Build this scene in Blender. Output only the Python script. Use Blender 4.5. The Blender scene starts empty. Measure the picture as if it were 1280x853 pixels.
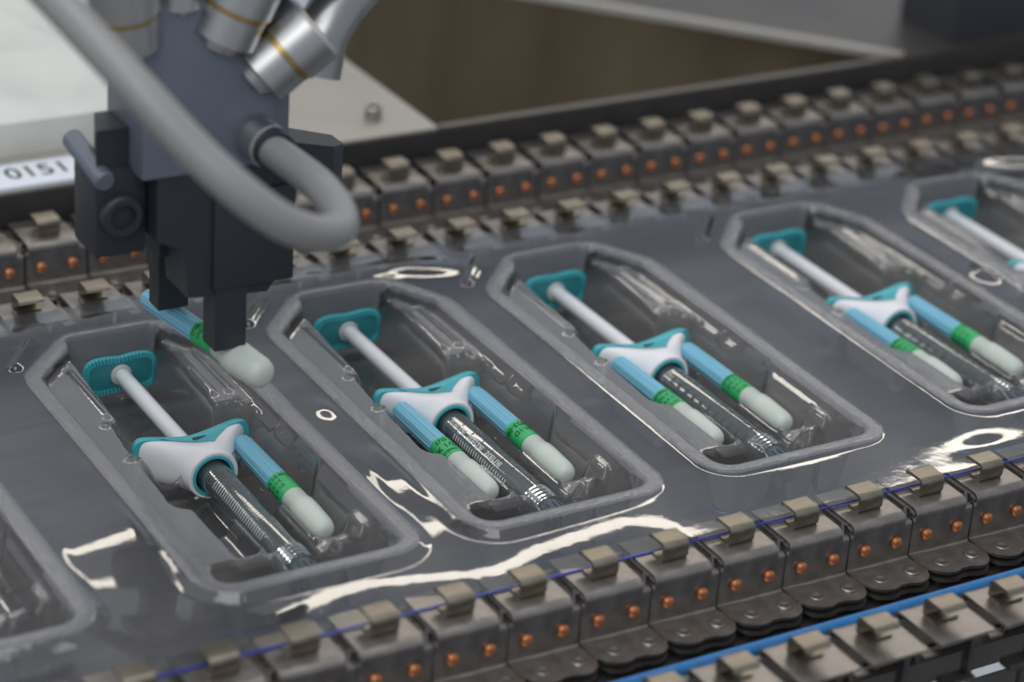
import bpy, bmesh, math, random
import numpy as np
from mathutils import Vector, Matrix

# ---------------------------------------------------------------- camera, world, light, exposure
U = 0.0015                     # one modelling unit in metres (chain pitch 12.7 units = 19.05 mm)
SC = bpy.context.scene
COL = SC.collection

def V(x, y, z): return Vector((x*U, y*U, z*U))

cd = bpy.data.cameras.new('camera'); cam = bpy.data.objects.new('camera', cd); COL.objects.link(cam)
YAW, PIT, ROL = 0.559536860, 0.460129736, 0.0743305070
fwd = Vector((math.sin(YAW)*math.cos(PIT), math.cos(YAW)*math.cos(PIT), -math.sin(PIT)))
rgt = Vector((math.cos(YAW), -math.sin(YAW), 0)); upv = rgt.cross(fwd)
r2 = math.cos(ROL)*rgt + math.sin(ROL)*upv; u2 = -math.sin(ROL)*rgt + math.cos(ROL)*upv
M = Matrix((( r2.x, u2.x, -fwd.x), (r2.y, u2.y, -fwd.y), (r2.z, u2.z, -fwd.z))).to_4x4()
M.translation = V(-199.53634, -316.017256, 204.330069)
cam.matrix_world = M
cd.sensor_width = 36; cd.lens = 3190.9588*36/1280
cd.clip_start = 0.02; cd.clip_end = 20
cd.dof.use_dof = True; cd.dof.focus_distance = 426*U; cd.dof.aperture_fstop = 9.5; cd.dof.aperture_blades = 9
SC.camera = cam

SC.view_settings.view_transform = 'Standard'; SC.view_settings.look = 'None'
SC.view_settings.gamma = 1; SC.view_settings.use_curve_mapping = False
SC.view_settings.exposure = 0.0

w = bpy.data.worlds.new('hall'); SC.world = w; w.use_nodes = True
bg = w.node_tree.nodes['Background']; bg.inputs[0].default_value = (0.80, 0.88, 1.0, 1); bg.inputs[1].default_value = 0.44

def area(name, loc, target, sx, sy, power, col):
    l = bpy.data.lights.new(name, 'AREA'); l.shape = 'RECTANGLE'; l.size = sx*U; l.size_y = sy*U
    l.energy = power; l.color = col
    o = bpy.data.objects.new(name, l); COL.objects.link(o); o.location = V(*loc)
    d = (V(*target) - V(*loc)).normalized()
    z = -d; x = Vector((1, 0, 0)); x = (x - z*x.dot(z)).normalized(); y = z.cross(x)
    o.matrix_world = Matrix.Translation(V(*loc)) @ Matrix((( x.x, y.x, z.x), (x.y, y.y, z.y), (x.z, y.z, z.z))).to_4x4()
    return o
# warm strip lamp of the machine hall behind the conveyor, cool panel overhead, added streak light at the left and added front fill
area('strip_lamp', (420, 640, 572), (20, 20, 0), 1500, 54, 4.6, (1.0, 0.91, 0.79))
area('barrel_streak_light', (-390, 640, 390), (0, 20, 0), 260, 60, 1.1, (1.0, 0.93, 0.84))  # added light that draws streaks on barrels and ridges, no real fixture
area('ceiling_panel', (-150, -120, 900), (20, 20, 0), 700, 500, 7.5, (0.95, 0.97, 1.0))
area('front_fill', (-420, -620, 640), (0, 20, 0), 600, 400, 6.0, (1.0, 0.98, 0.95))  # added fill to brighten plunger plates and gripper from the camera side

# ---------------------------------------------------------------- materials
def mat(name):
    m = bpy.data.materials.new(name); m.use_nodes = True
    nt = m.node_tree; return m, nt, nt.nodes['Principled BSDF']

def princ(name, col, rough=0.5, metal=0.0, noise=0.0, scale=400.0, bump=0.0, stretch=None, spec=0.5, sss=0.0, trans=0.0):
    m, nt, b = mat(name)
    b.inputs['Base Color'].default_value = (*col, 1); b.inputs['Roughness'].default_value = rough
    b.inputs['Metallic'].default_value = metal; b.inputs['Specular IOR Level'].default_value = spec
    if sss:
        b.inputs['Subsurface Weight'].default_value = sss; b.inputs['Subsurface Radius'].default_value = (0.002, 0.002, 0.002)
    if trans: b.inputs['Transmission Weight'].default_value = trans
    if noise or bump:
        tc = nt.nodes.new('ShaderNodeTexCoord'); mp = nt.nodes.new('ShaderNodeMapping')
        if stretch: mp.inputs['Scale'].default_value = stretch
        nz = nt.nodes.new('ShaderNodeTexNoise'); nz.inputs['Scale'].default_value = scale; nz.inputs['Detail'].default_value = 4
        nt.links.new(tc.outputs['Object'], mp.inputs[0]); nt.links.new(mp.outputs[0], nz.inputs['Vector'])
        if noise:
            mr = nt.nodes.new('ShaderNodeMapRange'); mr.inputs[1].default_value = .3; mr.inputs[2].default_value = .7
            mr.inputs[3].default_value = 1-noise; mr.inputs[4].default_value = 1+noise
            mx = nt.nodes.new('ShaderNodeVectorMath'); mx.operation = 'SCALE'; mx.inputs[0].default_value = col
            nt.links.new(nz.outputs[0], mr.inputs[0]); nt.links.new(mr.outputs[0], mx.inputs['Scale'])
            nt.links.new(mx.outputs[0], b.inputs['Base Color'])
            mr2 = nt.nodes.new('ShaderNodeMapRange'); mr2.inputs[3].default_value = rough*.8; mr2.inputs[4].default_value = min(1, rough*1.25)
            nt.links.new(nz.outputs[0], mr2.inputs[0]); nt.links.new(mr2.outputs[0], b.inputs['Roughness'])
        if bump:
            bp = nt.nodes.new('ShaderNodeBump'); bp.inputs['Strength'].default_value = bump; bp.inputs['Distance'].default_value = .0004
            nt.links.new(nz.outputs[0], bp.inputs['Height']); nt.links.new(bp.outputs[0], b.inputs['Normal'])
    return m

def thin_plastic(name, tint, haze, hazecol, rough, fres=1.7, bump=0.0, bscale=1500, edge=None):
    """thin clear sheet: transparent + Fresnel gloss of two faces + a little milky scatter"""
    m, nt, b = mat(name); nt.nodes.remove(b)
    out = nt.nodes['Material Output']; L = nt.links.new
    tr = nt.nodes.new('ShaderNodeBsdfTransparent'); tr.inputs[0].default_value = (*tint, 1)
    if edge:
        lw = nt.nodes.new('ShaderNodeLayerWeight'); lw.inputs[0].default_value = .35
        mc = nt.nodes.new('ShaderNodeMix'); mc.data_type = 'RGBA'
        mc.inputs[6].default_value = (*tint, 1); mc.inputs[7].default_value = (*edge, 1)
        pw = nt.nodes.new('ShaderNodeMath'); pw.operation = 'POWER'; pw.inputs[1].default_value = 2.0
        L(lw.outputs['Facing'], pw.inputs[0]); L(pw.outputs[0], mc.inputs[0]); L(mc.outputs[2], tr.inputs[0])
    di = nt.nodes.new('ShaderNodeBsdfDiffuse'); di.inputs[0].default_value = (*hazecol, 1)
    tl = nt.nodes.new('ShaderNodeBsdfTranslucent'); tl.inputs[0].default_value = (*hazecol, 1)
    ad = nt.nodes.new('ShaderNodeMixShader'); ad.inputs[0].default_value = .4
    L(di.outputs[0], ad.inputs[1]); L(tl.outputs[0], ad.inputs[2])
    mh = nt.nodes.new('ShaderNodeMixShader'); mh.inputs[0].default_value = haze
    L(tr.outputs[0], mh.inputs[1]); L(ad.outputs[0], mh.inputs[2])
    gl = nt.nodes.new('ShaderNodeBsdfGlossy'); gl.inputs['Roughness'].default_value = rough
    fr = nt.nodes.new('ShaderNodeFresnel'); fr.inputs[0].default_value = 1.5
    ml = nt.nodes.new('ShaderNodeMath'); ml.operation = 'MULTIPLY'; ml.inputs[1].default_value = fres; ml.use_clamp = True
    mn = nt.nodes.new('ShaderNodeMath'); mn.operation = 'MINIMUM'; mn.inputs[1].default_value = .75
    L(fr.outputs[0], ml.inputs[0]); L(ml.outputs[0], mn.inputs[0])
    mg = nt.nodes.new('ShaderNodeMixShader'); L(mn.outputs[0], mg.inputs[0]); L(mh.outputs[0], mg.inputs[1]); L(gl.outputs[0], mg.inputs[2])
    if bump:
        tc = nt.nodes.new('ShaderNodeTexCoord'); nz = nt.nodes.new('ShaderNodeTexNoise'); nz.inputs['Scale'].default_value = bscale
        bp = nt.nodes.new('ShaderNodeBump'); bp.inputs['Strength'].default_value = bump; bp.inputs['Distance'].default_value = .0003
        L(tc.outputs['Object'], nz.inputs['Vector']); L(nz.outputs[0], bp.inputs['Height'])
        L(bp.outputs[0], gl.inputs['Normal']); L(bp.outputs[0], fr.inputs['Normal'])
    L(mg.outputs[0], out.inputs[0])
    return m

MT = {}
MT['film'] = thin_plastic('clear_film', (.95, .955, .965), .05, (.62, .68, .82), .045, 1.7, .06, 300, (.72, .78, .92))
MT['tray'] = thin_plastic('clear_tray', (.94, .935, .93), .06, (.64, .64, .66), .05, 1.7, .05, 700, (.66, .73, .90))
MT['rim'] = thin_plastic('sealing_rim', (.90, .91, .93), .30, (.62, .63, .67), .2, 1.6, .6, 1300, (.70, .76, .92))
MT['shelf'] = thin_plastic('tray_shelf', (.92, .915, .91), .32, (.66, .65, .64), .10, 1.7, .12, 1500, (.70, .76, .90))  # milkier than the pockets: sheet haze plus painted shelf brightness
MT['fold'] = thin_plastic('fold_glint', (.60, .70, .95), .35, (.45, .58, .95), .1, 1.5)  # pale blue paints the light caught along the tray's bottom fold
MT['blue_edge'] = princ('cut_edge_blue', (.02, .05, .42), .25)
MT['steel'] = princ('spring_steel', (.40, .37, .34), .34, 1.0, .18, 260, .10)
MT['steel_dark'] = princ('dark_steel', (.17, .16, .155), .42, 1.0, .25, 300, .10)
MT['link'] = princ('link_steel', (.30, .272, .245), .38, .9, .20, 220, .12)
MT['clip'] = princ('clip_steel', (.31, .27, .21), .38, 1.0, .22, 900, .10, (.25, 6, 1))
MT['copper'] = princ('copper_rivet', (.62, .24, .11), .34, .75, .15, 500)
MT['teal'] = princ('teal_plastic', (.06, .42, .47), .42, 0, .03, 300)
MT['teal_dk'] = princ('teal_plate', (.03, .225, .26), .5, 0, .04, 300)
MT['white'] = princ('white_polypropylene', (.80, .79, .81), .42, 0, .0)
MT['rod'] = princ('white_rod', (.78, .79, .81), .33)
MT['cap_white'] = princ('milky_cap', (.55, .60, .54), .42, 0, 0, sss=.25)
MT['cap_blue'] = princ('blue_cap', (.20, .50, .66), .30, 0, .0, sss=.15)
MT['green'] = princ('green_label', (.025, .42, .13), .45)
MT['ink'] = princ('black_ink', (.015, .03, .02), .6)
MT['slot'] = princ('dark_slot', (.008, .05, .055), .7)
MT['scale'] = princ('printed_scale', (.06, .07, .075), .5)
MT['scale_lt'] = princ('printed_scale_light', (.50, .52, .52), .4)
MT['glass'] = thin_plastic('barrel_glass', (.88, .90, .90), .13, (.6, .65, .65), .03, 2.0, 0, 900, (.42, .50, .52))
MT['gel'] = thin_plastic('clear_gel', (.86, .89, .89), .10, (.45, .52, .52), .25, 1.0, 0, 900, (.4, .5, .5))
MT['stopper'] = princ('grey_tip', (.055, .075, .095), .45)
MT['bed'] = princ('bed_steel', (.158, .148, .138), .5, .2, .12, 60, .0, (1, 6, 1))
MT['rail'] = princ('dark_rail', (.040, .038, .038), .5, .3, .12, 120)
MT['railedge'] = princ('rail_edge', (.16, .145, .13), .4, .8)
MT['cord'] = princ('blue_strip', (.018, .15, .38), .42, 0, .15, 500)
MT['table'] = princ('beige_table', (.37, .34, .30), .42, .25, .04, 40)
MT['sign'] = princ('white_sign', (.72, .76, .82), .4)
MT['wtray'] = princ('white_moulded_tray', (.62, .62, .58), .5, 0, .05, 60)
MT['hopper'] = princ('hopper_steel', (.150, .112, .066), .33, .85, .30, 16, 0, (1.6, 1.6, .5))  # brown mottling paints reflected surroundings into the steel colour
MT['panel'] = princ('panel_steel', (.12, .113, .105), .35, .7, .08, 30)
MT['post'] = princ('dark_post', (.035, .037, .045), .5)
MT['galu'] = princ('anodised_grey', (.155, .175, .215), .45, .3, .06, 90)
MT['gblk'] = princ('gripper_black', (.026, .030, .039), .5, .1)
MT['chrome'] = princ('nickel', (.52, .52, .52), .36, 1.0)
MT['nickel'] = princ('satin_nickel', (.36, .36, .355), .34, .9)
MT['brass'] = princ('brass_ring', (.45, .31, .11), .32, .9)
MT['hose'] = princ('grey_hose', (.25, .245, .24), .38, 0)
MT['hose2'] = princ('grey_hose_end', (.20, .215, .24), .34, 0)
MT['sill'] = princ('sill_steel', (.17, .17, .16), .7, .0, .1, 40)

# ---------------------------------------------------------------- mesh helpers (modelling units in, metres out)
class MB:
    def __init__(s): s.v = []; s.f = []
    def add(s, vs, fs):
        n = len(s.v); s.v += [tuple(p) for p in vs]; s.f += [tuple(i+n for i in f) for f in fs]; return s
    def box(s, x0, x1, y0, y1, z0, z1, b=0.0):
        if b <= 0:
            vs = [(x0,y0,z0),(x1,y0,z0),(x1,y1,z0),(x0,y1,z0),(x0,y0,z1),(x1,y0,z1),(x1,y1,z1),(x0,y1,z1)]
            return s.add(vs, [(0,3,2,1),(4,5,6,7),(0,1,5,4),(1,2,6,5),(2,3,7,6),(3,0,4,7)])
        bm = bmesh.new(); bmesh.ops.create_cube(bm, size=1)
        for v in bm.verts: v.co = Vector((x0+(v.co.x+.5)*(x1-x0), y0+(v.co.y+.5)*(y1-y0), z0+(v.co.z+.5)*(z1-z0)))
        bmesh.ops.bevel(bm, geom=bm.edges[:], offset=b, segments=2, affect='EDGES', profile=.7)
        bm.verts.index_update()
        s.add([v.co[:] for v in bm.verts], [[v.index for v in f.verts] for f in bm.faces]); bm.free(); return s
    def lathe(s, p0, d, prof, n=24, cap=True, sx=1.0, up=(0,0,1)):
        """prof: list of (distance along d, radius)"""
        d = Vector(d).normalized(); a = Vector(up)
        if abs(d.dot(a)) > .95: a = Vector((1,0,0))
        e1 = d.cross(a).normalized(); e2 = e1.cross(d)
        p0 = Vector(p0); vs = []; fs = []
        for t, r in prof:
            for k in range(n):
                an = 2*math.pi*k/n; vs.append(p0 + d*t + e1*(r*math.cos(an)*sx) + e2*(r*math.sin(an)))
        for i in range(len(prof)-1):
            for k in range(n):
                a_, b_ = i*n+k, i*n+(k+1) % n
                fs.append((a_, b_, b_+n, a_+n))
        if cap:
            fs.append(tuple(range(n))[::-1]); fs.append(tuple(range((len(prof)-1)*n, len(prof)*n)))
        return s.add(vs, fs)
    def cyl(s, p0, p1, r, n=20, r1=None, bev=0.0):
        d = Vector(p1)-Vector(p0); L = d.length; r1 = r if r1 is None else r1
        pr = [(0, r), (L, r1)] if not bev else [(0, r-bev), (bev, r), (L-bev, r1), (L, r1-bev)]
        return s.lathe(p0, d, pr, n)
    def tube(s, pts, r, n=14):
        pts = [Vector(p) for p in pts]; vs = []; fs = []; a = None
        for i, p in enumerate(pts):
            t = (pts[min(i+1, len(pts)-1)] - pts[max(i-1, 0)]).normalized()
            if a is None: a = t.orthogonal().normalized()
            a = (a - t*a.dot(t)).normalized(); b = t.cross(a)
            for k in range(n):
                an = 2*math.pi*k/n; vs.append(p + a*(r*math.cos(an)) + b*(r*math.sin(an)))
        for i in range(len(pts)-1):
            for k in range(n):
                q, w_ = i*n+k, i*n+(k+1) % n; fs.append((q, w_, w_+n, q+n))
        fs.append(tuple(range(n))[::-1]); fs.append(tuple(range((len(pts)-1)*n, len(pts)*n)))
        return s.add(vs, fs)
    def prism(s, poly, z0, z1, tilt=None):
        n = len(poly); t = tilt or (lambda x, y: 0)
        vs = [(x, y, z0+t(x, y)) for x, y in poly] + [(x, y, z1+t(x, y)) for x, y in poly]
        return s.add(vs, [tuple(range(n))[::-1], tuple(range(n, 2*n))] + [(i, (i+1) % n, n+(i+1) % n, n+i) for i in range(n)])
    def ribbon(s, path, th, x0, x1):
        """strip bent along path in the y-z plane, th thick, from x0 to x1"""
        P = [Vector((0, a, b)) for a, b in path]; o = []; i_ = []
        for k, p in enumerate(P):
            t = (P[min(k+1, len(P)-1)] - P[max(k-1, 0)]).normalized(); nrm = Vector((0, -t.z, t.y))
            o.append(p + nrm*th/2); i_.append(p - nrm*th/2)
        ring = o + i_[::-1]; n = len(ring)
        vs = [(x0, p.y, p.z) for p in ring] + [(x1, p.y, p.z) for p in ring]
        fs = [(i, (i+1) % n, n+(i+1) % n, n+i) for i in range(n)]
        m = len(P)
        for k in range(m-1):
            fs.append((k, 2*m-1-k, 2*m-2-k, k+1)[::1]); fs.append((n+k+1, n+2*m-2-k, n+2*m-1-k, n+k))
        return s.add(vs, fs)
    def mesh(s, name, material, smooth=True, sharp=35):
        me = bpy.data.meshes.new(name)
        me.from_pydata([(a*U, b*U, c*U) for a, b, c in s.v], [], s.f)
        bm = bmesh.new(); bm.from_mesh(me); bmesh.ops.recalc_face_normals(bm, faces=bm.faces[:])
        for e in bm.edges:
            e.smooth = not (len(e.link_faces) == 2 and e.calc_face_angle(0) > math.radians(sharp))
        for f in bm.faces: f.smooth = smooth
        bm.to_mesh(me); bm.free()
        me.materials.append(MT[material] if isinstance(material, str) else material)
        return me
    def build(s, name, material, parent=None, loc=(0,0,0), smooth=True, sharp=35):
        o = bpy.data.objects.new(name, s.mesh(name, material, smooth, sharp)); COL.objects.link(o)
        o.location = V(*loc)
        if parent: o.parent = parent
        return o

def empty(name, loc=(0,0,0), rz=0.0):
    o = bpy.data.objects.new(name, None); COL.objects.link(o); o.location = V(*loc); o.rotation_euler = (0,0,rz)
    o.empty_display_size = .005; return o
def tag(o, label, cat, group=None, kind=None):
    o['label'] = label; o['category'] = cat
    if group: o['group'] = group
    if kind: o['kind'] = kind
    return o
def copy_tree(o, parent=None):
    c = o.copy(); COL.objects.link(c); c.parent = parent
    for ch in list(o.children): copy_tree(ch, c)
    return c
def text_mesh(body, size, font_shear=0):
    cu = bpy.data.curves.new('lettering', 'FONT'); cu.body = body; cu.size = size; cu.align_x = 'CENTER'; cu.align_y = 'CENTER'
    cu.space_line = .85; cu.resolution_u = 3; cu.offset = size*.012
    o = bpy.data.objects.new('lettering', cu); COL.objects.link(o)
    dg = bpy.context.evaluated_depsgraph_get(); me = o.evaluated_get(dg).to_mesh()
    vs = [tuple(v.co) for v in me.vertices]; fs = [tuple(p.vertices) for p in me.polygons]
    o.evaluated_get(dg).to_mesh_clear(); bpy.data.objects.remove(o); bpy.data.curves.remove(cu)
    return vs, fs

# ---------------------------------------------------------------- machine setting
def struct(o): o['kind'] = 'structure'; return o
struct(MB().box(-260, 330, -66, 119, -18, -13.6).build('floor', 'bed'))
struct(MB().box(-260, 330, -190, -66.2, -24, -19.5).build('floor', 'sill'))

PITCH = 12.7
TX = {0: -98.2, 1: -45.1, 2: 0.0, 3: 45.1, 4: 98.2, 5: 143.3}

# table top with its screw, dark front rail
tb = empty('machine_table', (0, 122, 0))
tag(tb, 'beige machine table behind the far chain, with a socket screw on top', 'table')
MB().box(-260, 51.6, -1.6, 210, 2.2, 4, .25).build('table_top', 'table', tb)
sc_ = MB(); sc_.lathe((40.7, 7.6, 3.95), (0,0,1), [(0,1.9),(2.6,1.9),(3.0,1.6),(3.0,.9),(1.8,.85)], 20)
sc_.build('screw', 'steel', tb)
MB().box(-260, 320, -2.6, -1.7, -15.5, 3.7, .1).build('rail_face', 'rail', tb)
MB().box(51.7, 185, -2.7, -.6, 3.3, 4.4, .2).build('rail_edge', 'railedge', tb)

# hopper wall and steel panel at the right
hp = empty('steel_hopper', (150, 150, -16))
tag(hp, 'steel hopper opening with painted brown reflections behind the rail with a slanted bright lip', 'hopper')
a, b = Vector((119.4-150, 182.9-150)), Vector((175.6-150, 120.4-150)); d = (a-b).normalized(); nrm = Vector((-d.y, d.x))
if nrm.x > 0: nrm = -nrm
a2 = a + d*60; q = nrm*-1.2
q_ = lambda p, z: (p.x, p.y, z)
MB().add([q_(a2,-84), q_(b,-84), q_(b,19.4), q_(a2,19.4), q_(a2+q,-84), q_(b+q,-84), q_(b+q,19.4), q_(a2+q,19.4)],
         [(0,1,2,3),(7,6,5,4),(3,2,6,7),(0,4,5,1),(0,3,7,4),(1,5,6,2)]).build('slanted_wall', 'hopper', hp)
MB().add([q_(a2+nrm*.5,19), q_(b+nrm*.5,19), q_(b+nrm*.5,20.6), q_(a2+nrm*.5,20.6), q_(a2+q*2,19), q_(b+q*2,19), q_(b+q*2,20.6), q_(a2+q*2,20.6)],
         [(0,1,2,3),(7,6,5,4),(3,2,6,7),(0,4,5,1),(0,3,7,4),(1,5,6,2)]).build('folded_lip', 'table', hp)
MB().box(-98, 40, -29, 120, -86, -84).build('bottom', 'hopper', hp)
pn = MB(); c2 = a2+q*2; c1 = b+q*2
pn.prism([(c1.x, c1.y), (200, c1.y), (200, c2.y), (c2.x, c2.y)], 17.6, 19.2)
o = pn.build('steel_sheet', 'panel', None, (150, 150, -16)); tag(o, 'smooth grey steel panel beyond the slanted hopper lip at upper right', 'panel')
o = MB().box(-12, 60, -6, 14, 0, 34, .4).build('machine_post', 'post', None, (207, 132, 3.2)); tag(o, 'dark upright machine post behind far chain at upper right corner', 'post')

# white moulded tray and sign at the left
wt = empty('moulded_tray', (-60, 138, 4))
tag(wt, 'white moulded tray with lumpy cells on the table behind gripper', 'tray')
G = 60; xs = np.linspace(-120, 68, 2*G); ys = np.linspace(0, 110, G)
X, Y = np.meshgrid(xs, ys)
H = 8.5 - 1.2*np.abs(np.sin(X/9.0+Y/40))**.7*np.abs(np.sin(Y/11.))**.7*2.2
H = np.where((Y < 7) | (X > 62), 7.0, H); n_ = 2*G
vs = [(x, y, h) for x, y, h in zip(X.ravel(), Y.ravel(), H.ravel())]
fs = [(j*n_+i, j*n_+i+1, (j+1)*n_+i+1, (j+1)*n_+i) for j in range(G-1) for i in range(n_-1)]
MB().add(vs, fs).build('cell_sheet', 'wtray', wt)
MB().box(-120, 68, -1.2, 0, 0, 7.2, .3).add([], []).box(68, 69, -1.2, 110, 0, 7.2, .3).build('rim', 'wtray', wt)
sg = empty('sign_plate', (-50, 120.6, 4))
tag(sg, 'white sign plate with black digits on the table edge, far left', 'sign')
MB().box(-60, 26.5, 0, 11.2, 0, .8, .15).build('plate', 'sign', sg)
vs, fs = text_mesh('0151.', 5.2)
MB().add([(15.6+x*1.3, 6.0+y*1.45, .84) for x, y, z in vs], fs).build('lettering', 'ink', sg)

# ---------------------------------------------------------------- transport chains
def lobes():
    P = [(-6.2, 0), (-6.15, -2.6), (-5.9, -4.4)]
    for k in range(8):
        an = math.radians(190 + k*(115/7)); P.append((-2.2+3.6*math.cos(an), -3.9+3.4*math.sin(an)))
    P += [(.5, -6.75), (1.3, -6.7)]
    for k in range(8):
        an = math.radians(245 + k*(120/7)); P.append((3.6+3.3*math.cos(an), -3.9+3.35*math.sin(an)))
    P.append((6.6, 0))
    return P
LINK = MB()
arc = lambda cy, cz, r, a0, a1, n=5: [(cy+r*math.cos(math.radians(a0+(a1-a0)*k/n)), cz+r*math.sin(math.radians(a0+(a1-a0)*k/n))) for k in range(n+1)]
LINK.ribbon([(11.2, -.25), (6, -.25)] + arc(1.35, -1.35, 1.1, 90, 180) + [(.25, -2.2)], .5, -5.6, 4.8)
LINK.ribbon([(1.2, -1.75)] + arc(1.0, -2.3, .75, 140, 180, 2) + [(.25, -7.6)] + arc(-.55, -7.8, .8, 0, -90, 4) + [(-1.2, -8.6)], .5, -6.15, 6.15)
LINK.prism(lobes(), -8.9, -8.35, lambda x, y: -.035*x)
LINK.prism([(x*.97+.3, y*.97-.15) for x, y in lobes()], -10.4, -9.7, lambda x, y: -.02*x)
LINK.ribbon([(11, -1.6), (4, -1.6), (1.5, -1.75)], .4, -7.6, -5.2)
LINK_ME = LINK.mesh('chain_link', 'link', True, 40)
CLIP_ME = MB().ribbon([(6.2, .12), (4.4, .12)] + arc(4.1, .75, .6, 260, 180, 3) + arc(4.25, 2.15, .8, 180, 90, 5) + [(7.0, 2.95)] + arc(7.0, 2.45, .5, 85, 0, 3), .55, -2.5, 2.1).mesh('clip', 'clip', True, 40)
_rv = [(0,.0)] ; 
RIVET_ME = MB().lathe((0, .45, 0), (0,-1,0), [(-.5,.75),(.45,.78),(.65,1.02),(1.05,1.0),(1.35,.72),(1.45,.3)], 14).mesh('rivet', 'copper')
PIN_ME = MB().lathe((0,0,-9.2), (0,0,1), [(0,1.35),(.9,1.3),(1.08,1.1),(1.08,.75),(.95,.45)], 16).mesh('pin_head', 'link')
CURL_ME = MB().tube([(-7.1, 1.0, -2.6), (-6.9, 1.6, -1.1), (-6.4, 2.3, -.45), (-5.9, 1.6, -.6)], .45, 8).mesh('hook', 'steel_dark')
ROLL_ME = MB().lathe((0, 0, -13.4), (0,0,1), [(0,1.6),(2.9,1.6),(3.0,1.2)], 16).mesh('roller', 'steel_dark')
FOOT_ME = MB().box(-3, 2.6, 8.8, 11.4, -8.8, -7.6, .2).box(-3, -2, 8.8, 10.4, -8, -.4).lathe((-1.2, 10.6, -13), (0,0,1), [(0,1.3),(4.6,1.3),(5,1.)], 14).mesh('guide_foot', 'steel_dark')

def chain(name, label, xc0, ywall, z, i0, i1, flip, group, foot=False):
    root = empty(name, (0, ywall, z))
    tag(root, label, 'chain', group)
    rz = math.pi if flip else 0
    for i in range(i0, i1+1):
        def put(nm, me, par, loc=(0,0,0)):
            o = bpy.data.objects.new(nm, me); COL.objects.link(o); o.parent = par; o.location = V(*loc); return o
        L = put('chain_link', LINK_ME, root, (xc0 + PITCH*i, 0, random.uniform(-.08, .08))); L.rotation_euler = (random.uniform(-.006, .006), random.uniform(-.01, .01), rz)
        put('clip', CLIP_ME, L, (random.uniform(-.15, .15), 0, 0))
        for s in (-1, 1):
            put('rivet', RIVET_ME, L, (s*PITCH/4, 0, -4.8))
            put('pin_head', PIN_ME, L, (.85 + s*PITCH/4, -3.9, .9 if False else 0))
            put('roller', ROLL_ME, L, (.85 + s*PITCH/4, -3.9, 0))
        put('hook', CURL_ME, L)
        if foot: put('guide_foot', FOOT_ME, L)
    return root
random.seed(4)
chain('transport_chain', 'near clip chain gripping the front edge of the clear film', 30.2, -45.5, -.25, -11, 9, False, None)
chain('return_chain', 'return chain strand in front of the blue strip, lower right corner', 32.9, -67.5, -.25, -10, 7, True, None, True)
chain('transport_chain', 'far clip chain with gold lit clips gripping the rear film edge', 33.0, 83.4, -.25, -9, 15, True, None)
chain('return_chain', 'rearmost return chain strand along the dark table rail', 37.1, 106.7, -1.5, -10, 15, False, None)

def bar(name, label, cat, m, x0, x1, y0, y1, z0, z1, b=.3):
    o = MB().box(x0, x1, -(y1-y0)/2, (y1-y0)/2, 0, z1-z0, b).build(name, m, None, (0, (y0+y1)/2, z0)); tag(o, label, cat); return o
bar('chain_guide', 'dark steel guide rail under the near chain strands', 'rail', 'rail', -120, 130, -62, -43, -13.6-.0, -11.9)
bar('chain_guide', 'dark steel guide rail under the far chain strands', 'rail', 'rail', -160, 230, 80, 112, -13.6, -11.9)
def strip(label, y):
    P = [(x, 0, 0) for x in np.linspace(-130, 240, 40)]
    r = empty('guide_strip', (0, y, -11.9)); tag(r, label, 'strip')
    MB().tube([(x, 0, 2.6) for x, _, _ in P], 1.15, 14).build('round_bead', 'cord', r)
    MB().box(-130, 240, -.7, .7, 0, 2.4, .1).build('strip_web', 'cord', r)
strip('blue plastic guide strip running between the two near chain strands', -57.0)
strip('blue plastic guide strip between the two far chain strands', 95.0)

# ---------------------------------------------------------------- formed film
def poly_sdf(px, py, poly):
    d = np.full(px.shape, 1e9); s = np.ones(px.shape); n = len(poly)
    for i in range(n):
        (ax, ay), (bx, by) = poly[i], poly[i-1]
        ex, ey = bx-ax, by-ay; wx, wy = px-ax, py-ay
        t = np.clip((wx*ex+wy*ey)/(ex*ex+ey*ey), 0, 1)
        dx, dy = wx-ex*t, wy-ey*t; d = np.minimum(d, dx*dx+dy*dy)
        c1, c2, c3 = py >= ay, py < by, ex*wy > ey*wx
        s = np.where((c1 & c2 & c3) | (~c1 & ~c2 & ~c3), -s, s)
    return s*np.sqrt(d)
def inset(poly, r):
    # inward offset of a convex CCW polygon
    n = len(poly); L = []
    for i in range(n):
        (ax, ay), (bx, by) = poly[i], poly[(i+1) % n]
        ex, ey = bx-ax, by-ay; l = math.hypot(ex, ey); nx, ny = -ey/l, ex/l
        L.append((ax+nx*r, ay+ny*r, ex, ey))
    out = []
    for i in range(n):
        ax, ay, ex, ey = L[i-1]; bx, by, fx, fy = L[i]
        t = ((bx-ax)*fy-(by-ay)*fx)/(ex*fy-ey*fx); out.append((ax+ex*t, ay+ey*t))
    return out
def rsdf(x, y, poly, r): return poly_sdf(x, y, inset(poly, r)) - r
ss = lambda a, b, x: (lambda t: t*t*(3-2*t))(np.clip((x-a)/(b-a), 0, 1))
RIM = [(-18.6, -25.6), (16.1, -25.6), (16.4, 51.2), (9.6, 64.0), (-9.4, 64.4), (-21.5, 51.6), (-21.5, -21.0)]
Z0 = 1.0                       # level of the film in the middle of the web
SHELF = -.9
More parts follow.
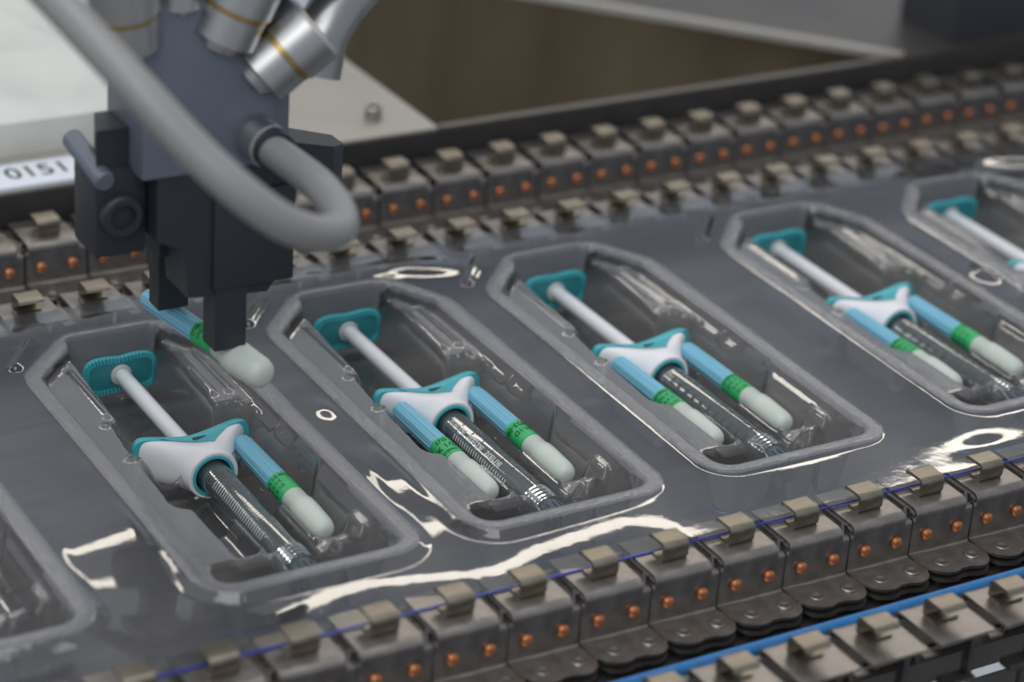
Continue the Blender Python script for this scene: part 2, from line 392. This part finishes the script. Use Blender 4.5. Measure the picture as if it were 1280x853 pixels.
def tray_height(x, y):
    """height inside the rim outline of one tray (local coordinates) and the rim distance"""
    d = rsdf(x, y, RIM, 6.5)
    rim = Z0 + .45*ss(0, -.5, d) - .45*ss(-2.9, -3.3, d)*1.0
    h = rim + (SHELF-Z0)*ss(-3.0, -4.0, d)
    def pocket(h, poly, r, floor, draft=1.7):
        sd = rsdf(x, y, poly, r); t = ss(0, draft, -sd); return np.minimum(h, h+(floor-h)*t)
    # beads beside the plunger cavity
    for bx, y0, y1 in ((7.6, 36, 55), (-12.1, 35, 55), (10.4, 36, 54)):
        h = h + .75*np.exp(-((x-bx)/.55)**2)*ss(y0, y0+1.5, y)*ss(y1, y1-1.5, y)
    h = pocket(h, [(-11.2,31),(6.3,31),(7.0,62.0),(-9.6,62.0)], .9, -11.5, 1.2)
    h = pocket(h, [(-13.4,22.5),(10.8,22.5),(11.6,31.5),(8.5,34),(-12.4,34)], 1.2, -10.6, 1.3)
    h = pocket(h, [(-11.2,-13.6),(10.9,-13.2),(11.2,6),(-11.5,6)], 1.5, -4.4, 1.3)
    h = pocket(h, [(-13.9,3.2),(0,3.2),(0,23),(-13.2,23)], 3.6, -11.0, 1.6)
    h = pocket(h, [(0,4.2),(10.8,4.2),(13.0,8),(13.0,15),(9.5,21),(0,22)], 2.0, -11.0, 1.6)
    # round channels for syringe and the two needles
    def trough(h, cx, r, zc, y0, y1):
        dx = np.abs(x-cx); zz = np.where(dx < r, zc-np.sqrt(np.maximum(r*r-dx*dx, 0)), zc+(dx-r)*3.0)
        m = ss(y0-.8, y0+.8, y)*ss(y1+.8, y1-.8, y); return np.minimum(h, h+(np.minimum(zz, h)-h)*m)
    h = trough(h, .2, 3.15, -6.4, -18.5, 24)
    h = trough(h, 7.7, 2.6, -5.2, -7.2, 28)
    h = trough(h, -7.0, 2.6, -5.2, -7.2, 28)
    for bx in (-9.75, -4.35, 5.1, 10.3):
        h = h + .8*np.exp(-((x-bx)/.5)**2)*ss(-9.5, -8, y)*ss(5.5, 4, y)
    h = pocket(h, [(-14.5,-21.4),(-4.6,-21.4),(-4.2,-17.5),(-6,-14.2),(-16.2,-13.4),(-16.6,-17)], 1.5, -11.0, 2.3)
    h = pocket(h, [(3.2,-21.8),(10.5,-21.6),(12.9,-17),(12.6,-11.6),(10.2,-12.2),(3.2,-17.0)], 1.0, -11.0, 2.2)
    h = pocket(h, [(-3.2,-21.8),(3.6,-21.8),(3.6,-15),(-3.2,-15)], 1.2, -10.4, 1.5)
    # small moulded pips on the shelf
    for bx, by in ((-13.4, 34.0), (9.9, 33.6), (-14.0, 21.9), (12.0, 21.5)):
        h = h + .9*np.exp(-(((x-bx)**2+(y-by)**2)/.55))
    return h, d

ST = .32
gx = np.arange(-128, 176, ST); gy = np.arange(-38.8, 76.9, ST)
GX, GY = np.meshgrid(gx, gy)
DM = np.full(GX.shape, 1e9); OWN = np.full(GX.shape, -1); HT = np.zeros(GX.shape); DR = np.full(GX.shape, 1e9)
for k, tx in TX.items():
    c0, c1 = np.searchsorted(gx, [tx-30, tx+26])
    lx = GX[:, c0:c1]-tx; ly = GY[:, c0:c1]
    h, d = tray_height(lx, ly)
    ins = d < 0
    HT[:, c0:c1] = np.where(ins, h, HT[:, c0:c1]); OWN[:, c0:c1] = np.where(ins, k, OWN[:, c0:c1])
    DM[:, c0:c1] = np.minimum(DM[:, c0:c1], d)
rng = np.random.RandomState(7)
def wob(x, y, n, lmin, lmax, seed):
    r = np.random.RandomState(seed); z = np.zeros(x.shape)
    for _ in range(n):
        l = r.uniform(lmin, lmax); a = r.uniform(0, 6.28); p = r.uniform(0, 6.28)
        z += l*np.sin((x*math.cos(a)+y*math.sin(a))*6.283/l+p)
    return z/(n*lmax)
fx = lambda xs, vs: np.interp(GX.ravel(), xs, vs).reshape(GX.shape)
yb = fx([-130, -110, -97, -88, -80, -72, -61, -46, -35, -24, -18, -8, 0, 60, 66, 75, 85, 100], [-25, -23, -20.5, -20, -30, -33.6, -32.6, -28.6, -31.4, -35.5, -33.2, -32.6, -31, -30, -33, -36, -33, -30])
yb = sum(np.roll(yb, q, axis=1) for q in range(-12, 13))/25
kk = fx([-130, -12, 2, 10, 58, 65, 84, 92, 176], [.0115, .0115, .010, .001, .001, .003, .003, .001, .001])
WEB = Z0 - .5*kk*np.maximum(yb+4.0-GY, 0)**2
s1 = fx([-130, -82, -62, -52, -30, -16, 14, 176], [.10, .11, .11, .1, .11, .11, 0, 0])
ctr = fx([-130, -82, -64, -34, -20, 176], [-9, -9.2, -9.5, -14, -11.0, -11]); half = fx([-130, -82, -64, -34, -20, 176], [4, 4.0, 7.4, 7.6, 6.0, 6])
sm_ = lambda a, n: sum(np.roll(a, q, axis=1) for q in range(-n, n+1))/(2*n+1)
s1, ctr, half = sm_(s1, 9), sm_(ctr, 14), sm_(half, 14)
kf = .925/half
ph_ = np.clip((GY-ctr)*kf, -1.57, 1.57)
WEB += s1/kf*np.sin(ph_)*ss(12, -1, GY)
for cx, cy, sx, sy, hh, an in ((-24.4, 21.7, 2.3, 3.4, .52, 0), (17.6, 65.0, 10.5, 3.5, .78, -.38), (119., 21.5, 2.2, 3.0, 1.0, 0), (164, 66, 8, 3, .9, -.3), (73.5, -34, 6, 3, -.34, .1), (-70, 20, 3, 6, .3, 0), (72, 25, 4, 9, .3, 0)):
    ca, sa = math.cos(an), math.sin(an); dx = (GX-cx)*ca+(GY-cy)*sa; dy = -(GX-cx)*sa+(GY-cy)*ca
    WEB += hh*np.exp(-((dx/sx)**2+(dy/sy)**2))
for (ax, ay), (bx, by) in (((-66.2, 55.5), (-60.2, 63.6)), ((-22.4, 56.0), (-15.2, 64.2)), ((22.6, 56), (30.0, 64.4)), ((75.8, 56), (83, 64.4)), ((-119, 56), (-112, 64.2))):
    ex, ey = bx-ax, by-ay; t = np.clip(((GX-ax)*ex+(GY-ay)*ey)/(ex*ex+ey*ey), 0, 1)
    dd = np.hypot(GX-ax-ex*t, GY-ay-ey*t); WEB += .85*ss(1.3, .4, dd)
WEB += 1.1*wob(GX, GY, 7, 6, 15, 11)*ss(63, 69, GY)*.35
WEB += .6*wob(GX, GY, 6, 22, 60, 5)*.25
WEB += (-Z0)*ss(67, 76, GY)
mask = ss(0.0, 1.9, DM)
ZF = np.where(OWN >= 0, HT, Z0 + (WEB-Z0)*mask)
ker = np.array([.06, .24, .4, .24, .06])
def blur(a):
    p = np.pad(a, 2, mode='edge'); a = sum(k*p[:, i:i+a.shape[1]] for i, k in enumerate(ker))
    return sum(k*a[i:i+a.shape[0]-4, :] for i, k in enumerate(ker))
ZF = blur(ZF)
gy_, gx_ = np.gradient(ZF, ST); FLAT = (ZF[:-1, :-1] > -5.2) & (np.hypot(gx_, gy_)[:-1, :-1] < .55)
film = empty('film_web', (0, 20, 0))
tag(film, 'clear thermoformed plastic film web with moulded syringe trays between the chains', 'film')
ny, nx = GX.shape
own_f = OWN[:-1, :-1]; dm_f = .25*(DM[:-1, :-1]+DM[1:, :-1]+DM[:-1, 1:]+DM[1:, 1:])
idx = np.arange(ny*nx).reshape(ny, nx)
quads = np.stack([idx[:-1, :-1], idx[:-1, 1:], idx[1:, 1:], idx[1:, :-1]], -1)
ALLV = np.stack([GX.ravel(), GY.ravel()-20, ZF.ravel()], -1)*U
def grid_part(name, m, parent, sel):
    q = quads[sel]; u, inv = np.unique(q.ravel(), return_inverse=True)
    me = bpy.data.meshes.new(name); me.vertices.add(len(u)); me.vertices.foreach_set('co', ALLV[u].astype(np.float32).ravel())
    me.loops.add(len(q)*4); me.loops.foreach_set('vertex_index', inv.ravel().astype(np.int32))
    me.polygons.add(len(q)); me.polygons.foreach_set('loop_start', np.arange(0, len(q)*4, 4, dtype=np.int32))
    me.polygons.foreach_set('use_smooth', np.ones(len(q), dtype=bool))
    me.update(calc_edges=True); me.materials.append(MT[m])
    o = bpy.data.objects.new(name, me); COL.objects.link(o); o.parent = parent; return o
grid_part('web', 'film', film, own_f < 0)
for k in TX:
    t = grid_part('blister_tray', 'tray', film, (own_f == k) & (dm_f < -3.25) & ~FLAT)
    grid_part('tray_shelf', 'shelf', t, (own_f == k) & (dm_f < -3.25) & FLAT)
    grid_part('sealing_rim', 'rim', t, (own_f == k) & (dm_f >= -3.25))
for k, tx in TX.items():
    t_ = [o for o in film.children if o.name.startswith('blister_tray')][k]
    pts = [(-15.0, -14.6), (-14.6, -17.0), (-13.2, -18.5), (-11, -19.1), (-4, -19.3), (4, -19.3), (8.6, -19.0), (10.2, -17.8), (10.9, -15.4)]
    MB().tube([(tx+x, y-20, -11.0) for x, y in pts], .16, 6).build('base_fold_glint', 'fold', t_)  # added bead carrying the painted edge light of the fold
MB().ribbon([(-58.80-.12, .02), (-58.80+.12, .02)], .22, -128, 175).build('cut_edge', 'blue_edge', film)

# ---------------------------------------------------------------- syringes
AZ = -6.6
def superpoly(w2, h2, waist, n=48, p=3.2):
    P = []
    for k in range(n):
        a = 2*math.pi*k/n; c, s = math.cos(a), math.sin(a)
        x = w2*math.copysign(abs(c)**(2/p), c); z = h2*math.copysign(abs(s)**(2/p), s)
        z *= 1 - waist*(1-abs(x/w2))**1.2
        P.append((x, z))
    return P
def rings_mesh(rings, cap0=True, cap1=True):
    n = len(rings[0]); m = MB(); vs = [p for r in rings for p in r]; fs = []
    for i in range(len(rings)-1):
        for k in range(n):
            a_, b_ = i*n+k, i*n+(k+1) % n; fs.append((a_, b_, b_+n, a_+n))
    if cap0: fs.append(tuple(range(n))[::-1])
    if cap1: fs.append(tuple(range((len(rings)-1)*n, len(rings)*n)))
    return m.add(vs, fs)
def syringe(marks):
    r = empty('syringe', (0, 20, AZ))
    Y = lambda y: y-20
    # plunger plate with its notched edge
    N = 232; base = superpoly(6.95, 3.95, .16, N, 3.4)
    def ring(y, k, ins=0.0):
        out = []
        for i, (x, z) in enumerate(base):
            l = math.hypot(x, z); f = (l-ins)/l*k; out.append((x*f, Y(y), z*f))
        return out
    def ring_t(y, lo, hi):
        return [((x*(1-(hi if (i//2) % 2 else lo)/math.hypot(x, z))), Y(y), z*(1-(hi if (i//2) % 2 else lo)/math.hypot(x, z))) for i, (x, z) in enumerate(base)]
    m = rings_mesh([ring(61.2, 1, .4), ring(61.1, 1, .1), ring(60.7, 1, 0), ring(60.45, 1, .12)], True, False)
    pl = m.build('plunger_plate', 'teal', r)
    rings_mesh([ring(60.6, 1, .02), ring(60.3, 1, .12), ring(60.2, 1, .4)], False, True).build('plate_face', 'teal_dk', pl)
    te = MB(); per = [0]
    for i in range(N): per.append(per[-1]+math.hypot(base[(i+1) % N][0]-base[i][0], base[(i+1) % N][1]-base[i][1]))
    NT = 54
    for q in range(NT):
        sp = per[-1]*q/NT; i = max(k for k in range(N) if per[k] <= sp); f = (sp-per[i])/max(1e-6, per[i+1]-per[i])
        A_, B_ = Vector(base[i]), Vector(base[(i+1) % N]); p = A_.lerp(B_, f); t_ = (B_-A_).normalized(); n_ = Vector((t_.y, -t_.x))
        if n_.dot(p) < 0: n_ = -n_
        c8 = [(p + t_*a_*.20 - n_*b_) for a_ in (-1, 1) for b_ in (.02, .95)]
        vs = [(c.x, Y(y_), c.y) for y_ in (60.6, 59.85) for c in c8]
        te.add(vs, [(0,1,3,2),(4,6,7,5),(0,4,5,1),(2,3,7,6),(0,2,6,4),(1,5,7,3)])
    te.build('notched_edge', 'teal', pl)
    MB().lathe((0, Y(60.1), 0), (0,-1,0), [(0,1.95),(.35,1.95),(.5,1.8)], 24).build('rod_seat', 'scale_lt', pl)
    MB().lathe((0, Y(60.1), 0), (0,-1,0), [(0,1.2),(.6,1.25),(.9,1.4),(39.9,1.5)], 24).build('plunger_rod', 'rod', r)
    # finger flange: teal backing plate with white soft grips running into an open collar
    NS = 96
    def wing(y, hw, top, bot, mid, p):
        out = []
        for k in range(NS):
            up_ = k < NS//2; ph = math.pi*((k % (NS//2))+.5)/(NS//2)
            u = math.cos(ph) if up_ else -math.cos(ph); au = abs(u); g = max(0, 1-au**p)**(1/p)
            z = top*g-(top-mid)*max(0, 1-(au/.9)**1.5) if up_ else -bot*g
            out.append((hw*u+.1, Y(y), z))
        return out
    tm = rings_mesh([wing(31.4, 9.5, 3.5, 3.9, 1.5, 5), wing(31.1, 10.2, 4.3, 4.3, 2.2, 5), wing(29.9, 10.6, 4.75, 4.4, 2.55, 5), wing(29.3, 10.5, 4.7, 4.3, 2.5, 5)])
    fl = tm.build('finger_flange', 'teal', r)
    def params(t):
        hw = 10.2*(1-t)**1.9 + 4.5*(1-(1-t)**1.9)
        top = 4.55 - .1*t; mid = 2.3 + (4.45-2.3)*min(1, t*1.45)**1.1
        p = 5.0 - 3.0*min(1, t*1.15)**.8
        e = max(0, .10-t)*3.0
        return hw-e, top-e, 4.2, min(mid, top)-e, p
    def blend(t): return wing(29.7-9.1*t, *params(t))
    ts = [0, .015, .04, .07, .1, .15, .22, .30, .38, .47, .56, .66, .76, .86, .94, 1.0]
    R_ = [blend(t) for t in ts]
    R_.append([(.1+(x-.1)*.97, y_-.25, z*.97) for x, y_, z in R_[-1]])
    R_.append([(.1+(x-.1)*.92, y_-.12, z*.92) for x, y_, z in R_[-2]])
    circ = lambda y, rad: [(rad*math.cos(2*math.pi*(k+.5)/NS)+.1, Y(y), rad*math.sin(2*math.pi*(k+.5)/NS)) for k in range(NS)]
    R_[-1] = circ(20.28, 4.1); R_.append(circ(20.4, 3.75))
    rings_mesh(R_, True, False).build('soft_grip', 'white', fl)
    rings_mesh([circ(20.6, 3.85), circ(20.25, 3.72), circ(20.2, 3.5), circ(20.3, 3.2), circ(23.5, 2.95)], False, False).build('collar_ring', 'teal', fl)
    rings_mesh([circ(23.4, 3.0), circ(23.5, .5)], False, True).build('collar_bore', 'slot', fl)
    # teal web between the grips with its dark slot
    def ztop(x, y):
        t = max(0, min(1, (29.7-y)/9.1)); hw, top, bot, mid, p = params(max(t, .1)); u = min(.999, abs(x)/hw)
        return top*(1-u**p)**(1/p) - (top-mid)*max(0, 1-(u/.9)**1.5)
    NW = 12; tv = []; tf = []
    for i in range(NW+1):
        y = 29.9 - 5.4*i/NW; f = 1-i/NW
        xl = 1.7-7.6*f**1.1; xr = 2.1+5.4*f**1.3
        for k in range(9):
            x = xl+(xr-xl)*k/8; tv.append((x+.1, Y(y), ztop(x, y)+.07))
    for i in range(NW):
        for k in range(8): q0 = i*9+k; tf.append((q0, q0+1, q0+10, q0+9))
    MB().add(tv, tf).build('flange_web', 'teal', fl)
    zc = ztop(1.4, 28.6)
    MB().box(.0, 2.9, Y(27.9), Y(28.95), zc-.3, zc+.2, .03).build('web_slot', 'slot', fl)
    # barrel, gel, scale, luer collar, tip
    MB().lathe((.1, Y(23.3), .1), (0,-1,0), [(0,2.7),(31.2,2.7),(31.9,2.62),(32.2,2.35)], 40, False).build('barrel', 'glass', r)
    MB().lathe((.1, Y(20), .1), (0,-1,0), [(0,1.9),(28.6,1.9),(29,1.2)], 28).build('gel_filling', 'gel', r)
    MB().lathe((.1, Y(23.2), .1), (0,-1,0), [(0,1.85),(2.6,1.85),(3.1,1.2)], 28).build('piston', 'stopper', r)
    sm, sl = MB(), MB()
    def arcline(mb, y, a0, a1, wd, rad=2.76, n=10):
        vs = []; fs = []
        for k in range(n+1):
            a = math.radians(a0+(a1-a0)*k/n)
            for yy in (y-wd/2, y+wd/2): vs.append((.1+rad*math.cos(a), Y(yy), .1+rad*math.sin(a)))
        for k in range(n): fs.append((2*k, 2*k+1, 2*k+3, 2*k+2))
        mb.add(vs, fs)
    def wraptext(mb, body, size, y, ang, rad, along=True, flip=False, rx=1.0):
        vs, fs = text_mesh(body, size); out = []
        for x_, y_, _ in vs:
            if flip: x_, y_ = -x_, -y_
            if along: yy, an = y+x_, ang - y_/rad        # text runs along the barrel
            else: yy, an = y+y_, ang - x_/rad            # text runs around it, up = +y
            out.append((.1*rx+rad*math.cos(an), Y(yy), .1*rx+rad*math.sin(an)))
        mb.add(out, fs)
    if marks == 'rings':
        for i in range(38): arcline(sm, 19.2-i*.72, 95, 215, .12)
        for i in range(26): arcline(sl, 15.5-i*.72-.36, 128, 160, .22)
    elif marks == 'ticks':
        for i in range(40): arcline(sm, 18.5-i*.66, 52, 112 if i % 5 == 0 else 96, .16)
        wraptext(sl, 'sterile  sterile  sterile', 2.0, 9.5, math.radians(128), 2.76, True, True)
        for i in range(24): arcline(sl, 15-i*.75, 150, 172, .35)
    else:
        for i in range(11):
            arcline(sm, 17.2-i*2.3, 66, 92, .75); arcline(sm, 16.2-i*2.3, 122, 150, .75)
        for i in range(16): arcline(sm, 5-i*.75, 60, 170, .13)
    o = sm.build('graduation', 'scale', r)
    if sl.v: sl.build('printed_text', 'scale_lt', r)
    th = []
    for i in range(9): th += [(i*.5, 2.75+.28*(i % 2)), (i*.5+.25, 2.75+.28*((i+1) % 2))]
    MB().lathe((.1, Y(-8.2), .1), (0,-1,0), th, 32, False).build('luer_collar', 'glass', r)
    tp = MB().lathe((.1, Y(-10.8), .1), (0,-1,0), [(0,1.9),(1.4,2.35),(1.5,2.55),(6.4,2.4),(6.9,2.0)], 28).build('tip_cap', 'stopper', r)
    for k in range(7):
        a = math.radians(20+k*23)
        tp_ = MB().box(-.22, .22, Y(-18.0), Y(-13.4), 2.3, 2.72, .05)
        tp_.v = [(.1+x*math.cos(a-1.5708)-z*math.sin(a-1.5708), y, .1+x*math.sin(a-1.5708)+z*math.cos(a-1.5708)) for x, y, z in tp_.v]
        tp_.build('grip_rib', 'stopper', tp)
    return r
SG = 'teal and white syringes lying in the moulded trays'
slabels = {1: ('rings', 'teal and white syringe in the tray under the gripper, needle only on its right'),
           2: ('ticks', 'teal and white syringe with finely ticked barrel, in the tray just right of the gripper'),
           3: ('dots', 'teal and white syringe with dark dotted barrel scale, in the middle right tray'),
           4: ('dots', 'blurred teal and white syringe whose grey tip meets the right picture edge'),
           5: ('dots', 'farthest syringe, only plunger and wing tip showing at right picture edge')}
for k, (mk, lb) in slabels.items():
    s = syringe(mk); s.location = V(TX[k], 20, AZ); tag(s, lb, 'syringe', SG)

# ---------------------------------------------------------------- capped needles
def wrap_label(mb, body, size, y, ang, rad, flip):
    vs, fs = text_mesh(body, size)
    out = []
    for x_, y_, _ in vs:
        if flip: x_, y_ = -x_, -y_
        an = ang - x_/rad; out.append((rad*math.cos(an), y+y_, rad*math.sin(an)))
    mb.add(out, fs)
def needle(kind, hub=1.0):
    """axis along y, origin at the middle of the green band; blue shield +y, white hub cap -y"""
    r = empty('capped_needle')
    n = 40; prof = [(0, 0), (.0, 1.0), (.15, 1.5), (.6, 1.68), (14.2, 1.80), (14.6, 1.93), (15.2, 1.95)]
    m = MB(); m.lathe((0, 17.6, 0), (0,-1,0), prof[1:], n)
    o = m.build('needle_shield', 'cap_blue', r)
    rb = MB()
    for k in range(10):
        a = 2*math.pi*k/10; c, s_ = math.cos(a), math.sin(a)
        rb.cyl((1.62*c, 16.9, 1.62*s_), (1.76*c, 3.4, 1.76*s_), .16, 6)
    rb.build('shield_rib', 'cap_blue', o)['kind'] = 'stuff'
    g = MB().lathe((0, 2.9, 0), (0,-1,0), [(0, 1.9), (.05, 1.99), (5.55, 2.05), (5.6, 1.95)], n).build('label_band', 'green', r)
    tx_ = MB()
    if kind == 'upside':
        wrap_label(tx_, '41:1D', 1.5, -.3, math.radians(105), 2.11, True)
        wrap_label(tx_, '2023-06', 1.5, 1.55, math.radians(112), 2.09, True)
    elif kind == 'upright':
        wrap_label(tx_, '27G', 1.3, 1.7, math.radians(112), 2.09, False)
        wrap_label(tx_, 'X 1/2', 1.7, -.1, math.radians(112), 2.10, False)
        wrap_label(tx_, 'STERILE', .9, -1.7, math.radians(112), 2.11, False)
    elif kind == 'fine':
        for i, (t_, a_) in enumerate((('STERILE EO', 100), ('27G X 1/2', 112), ('0.4 X 13', 104), ('41:1D', 120))):
            wrap_label(tx_, t_, 1.0, 2.0-i*1.35, math.radians(a_), 2.09+.01*i, False)
    else:
        wrap_label(tx_, '2023-06', 1.0, 1.9, math.radians(60), 2.09, True)
        for i in range(3): wrap_label(tx_, '27G X 1/2', .95, 1.8-i*1.4, math.radians(168), 2.10, False)
    tx_.build('lettering', 'ink', g)
    hp_ = [(0, 1.95), (.1, 2.0), (2.9, 1.98), (3.3, 2.2), (5.0, 2.26), (10.2, 2.08), (11.3, 1.86), (11.95, 1.4), (12.2, .8)]
    MB().lathe((0, -2.7, 0), (0,-1,0), [(t_, r_*(1+(hub-1)*min(1, t_/4))) for t_, r_ in hp_], n).build('hub_cap', 'cap_white', r)
    return r
NG = 'blue and white capped needles beside the syringes'
NZ = -5.0
for k, side, kd, lb in ((1, 1, 'side', 'capped needle in the tray under the gripper, alone beside its syringe'),
                        (2, -1, 'upright', 'capped needle left of the ticked-barrel syringe, green band facing up'),
                        (2, 1, 'upside', 'capped needle right of the ticked-barrel syringe, band printed 2023-06 upside down'),
                        (3, -1, 'fine', 'capped needle on the left of the dotted-barrel syringe in middle right tray'),
                        (3, 1, 'fine', 'capped needle on the right of the dotted-barrel syringe in middle right tray'),
                        (4, -1, 'fine', 'blurred capped needle left of the syringe near the right edge'),
                        (4, 1, 'side', 'capped needle with its white end at the right picture edge')):
    o = needle(kd); o.location = V(TX[k] + (7.75 if side > 0 else -7.0), 8.9, NZ)
    tag(o, lb, 'needle', NG)
hn = needle('fine', 1.25); P0, P1 = Vector((-50.2, 34.6, 20.4)), Vector((-44.0, 4.0, 19.6))
dv = (P0-P1).normalized(); c_ = P1 + dv*14.8
hn.location = V(*c_); hn.rotation_euler = (math.asin(dv.z), 0, -math.atan2(dv.x, dv.y))
tag(hn, 'capped needle hanging in the air, held by the dark gripper fingers', 'needle', NG)

# ---------------------------------------------------------------- gripper head
gr = empty('gripper_head', (-48, 16, 22))
tag(gr, 'dark grey pneumatic gripper head with hose and nickel fittings above the trays', 'gripper')
O = Vector((-48, 16, 22))
class GB(MB):
    def build(s, name, m, parent=gr, **k):
        s.v = [(a-O.x, b-O.y, c-O.z) for a, b, c in s.v]; return super().build(name, m, parent, **k)
GB().box(-62.2, -40.6, 10, 24, 53, 82, .8).build('cylinder_body', 'galu')
GB().prism([(-40.8, 10.6), (-36.6, 13.4), (-36.6, 24), (-40.8, 24)], 46, 82).build('side_rail', 'galu')
jb = GB(); pf = [(-59.6, 53.2), (-59.6, 42.5), (-55.0, 40.5), (-54.4, 32.2), (-41, 31), (-36.6, 37), (-36.6, 53.2)]
n_ = len(pf)
jb.add([(x, 10.4, z) for x, z in pf]+[(x, 19, z) for x, z in pf], [tuple(range(n_)), tuple(range(n_, 2*n_))[::-1]]+[(i, (i+1) % n_, n_+(i+1) % n_, n_+i) for i in range(n_)])
jb.build('jaw_housing', 'gblk')
GB().box(-50.5, -36.9, 9.6, 10.5, 33, 49, .3).build('front_cover', 'gblk')
GB().box(-50.0, -44.6, 10, 14.6, 22.2, 34, .3).build('finger', 'gblk')
GB().box(-52.6, -47.4, 26, 30, 22.6, 44, .3).build('finger', 'gblk')
GB().box(-56.0, -46.5, 18, 30, 36, 53, .4).build('finger_carrier', 'gblk')
br_ = GB().box(-68.0, -59.8, 14, 23, 39.5, 54, .8).build('side_bracket', 'gblk')
GB().lathe((-64.2, 14.2, 46.6), (0,-1,0), [(0,3.4),(1.6,3.4),(2.0,3.0),(2.0,2.1),(.8,2.0)], 24).build('boss', 'gblk', br_)
GB().cyl((-66.8, 26.5, 54.5), (-66.8, 13.0, 52.5), 1.65, 18, None, .3).build('stop_rod', 'galu', br_)
GB().prism([(-67.5, 15), (-61.5, 15), (-61.5, 22), (-65, 22)], 54, 60).build('bracket_ear', 'gblk', br_)
GB().prism([(-36.5, 16), (-27.2, 16), (-24.6, 18), (-24.6, 22), (-36.5, 24)], 46.5, 53.5, lambda x, y: -.25*(x+36)).build('rear_plate', 'gblk')
GB().box(-66, -30, 8, 30, 82, 84, .4).box(-58, -40, 10, 26, 84, 130, .8).build('mounting_arm', 'nickel')
def fitting(p, d, r, L, ring=True):
    p = Vector(p); d = Vector(d).normalized()
    f = GB(); f.lathe(p, d, [(0,r*.55),(L*.1,r*.62),(L*.14,r),(L*.48,r),(L*.5,r*.93),(L*.53,r*.93),(L*.55,r*1.08),(L*.95,r*1.08),(L,r*.9)], 24); f = f.build('air_fitting', 'chrome')
    if ring: GB().lathe(p+d*(L*.49), d, [(0,r*1.02),(L*.05,r*1.02)], 24).build('sealing_ring', 'brass', f)
    return f
fitting((-63.5, 12, 72.5), (-.15, -.1, 1), 5.0, 14)
fitting((-55.8, 12, 77.5), (0, 0, 1), 3.4, 13, False)
fitting((-50.0, 11, 72.5), (.38, -.1, .9), 5.2, 13)
fitting((-44.4, 11, 66.5), (.72, -.15, .62), 5.3, 13)
el = GB(); el.tube([(-34.5, 10, 66.5), (-33, 11, 72), (-29, 13, 76), (-22, 17, 79), (-8, 24, 85), (5, 30, 90)], 4.3, 18); el.build('elbow_pipe', 'nickel')
fc = GB(); fc.lathe((-43.9, 11, 57.8), (.15, -1, -.1), [(0,2.8),(1.5,2.8),(1.6,3.5),(4.5,3.5),(4.8,2.9),(6.2,2.9),(6.4,2.2)], 20)
fc = fc.build('hose_fitting', 'chrome')
def spline(pts, n=10):
    P = [Vector(p) for p in pts]; P = [2*P[0]-P[1]] + P + [2*P[-1]-P[-2]]; out = []
    for i in range(1, len(P)-2):
        for k in range(n):
            t = k/n; a_, b_, c_, d_ = P[i-1], P[i], P[i+1], P[i+2]
            out.append(.5*((2*b_)+(c_-a_)*t+(2*a_-5*b_+4*c_-d_)*t*t+(3*b_-a_-3*c_+d_)*t**3))
    return out + [P[-2]]
HOSE = [(-89.5, -10, 97.8), (-88.0, -14.7, 95.8), (-86.2, -19.9, 93.5), (-83.4, -26.6, 89.5), (-80.0, -32.8, 84.8), (-75.5, -37.7, 78.9), (-70.4, -41.5, 73.5),
        (-64.2, -41.8, 68.3), (-57.6, -39.0, 64.4), (-51.6, -33.6, 62.0), (-48.0, -25.7, 61.0), (-46.1, -16.5, 60.4), (-44.6, -7.2, 59.0), (-43.2, 4.8, 57.2)]
hs = GB(); hs.tube(spline(HOSE), 2.55, 18); hs = hs.build('air_hose', 'hose')
GB().lathe((-43.05, 4.2, 57.2), (.1, 1, .05), [(0,3.2),(2.2,3.3),(2.3,2.8)], 20).build('hose_collar', 'gblk', hs)
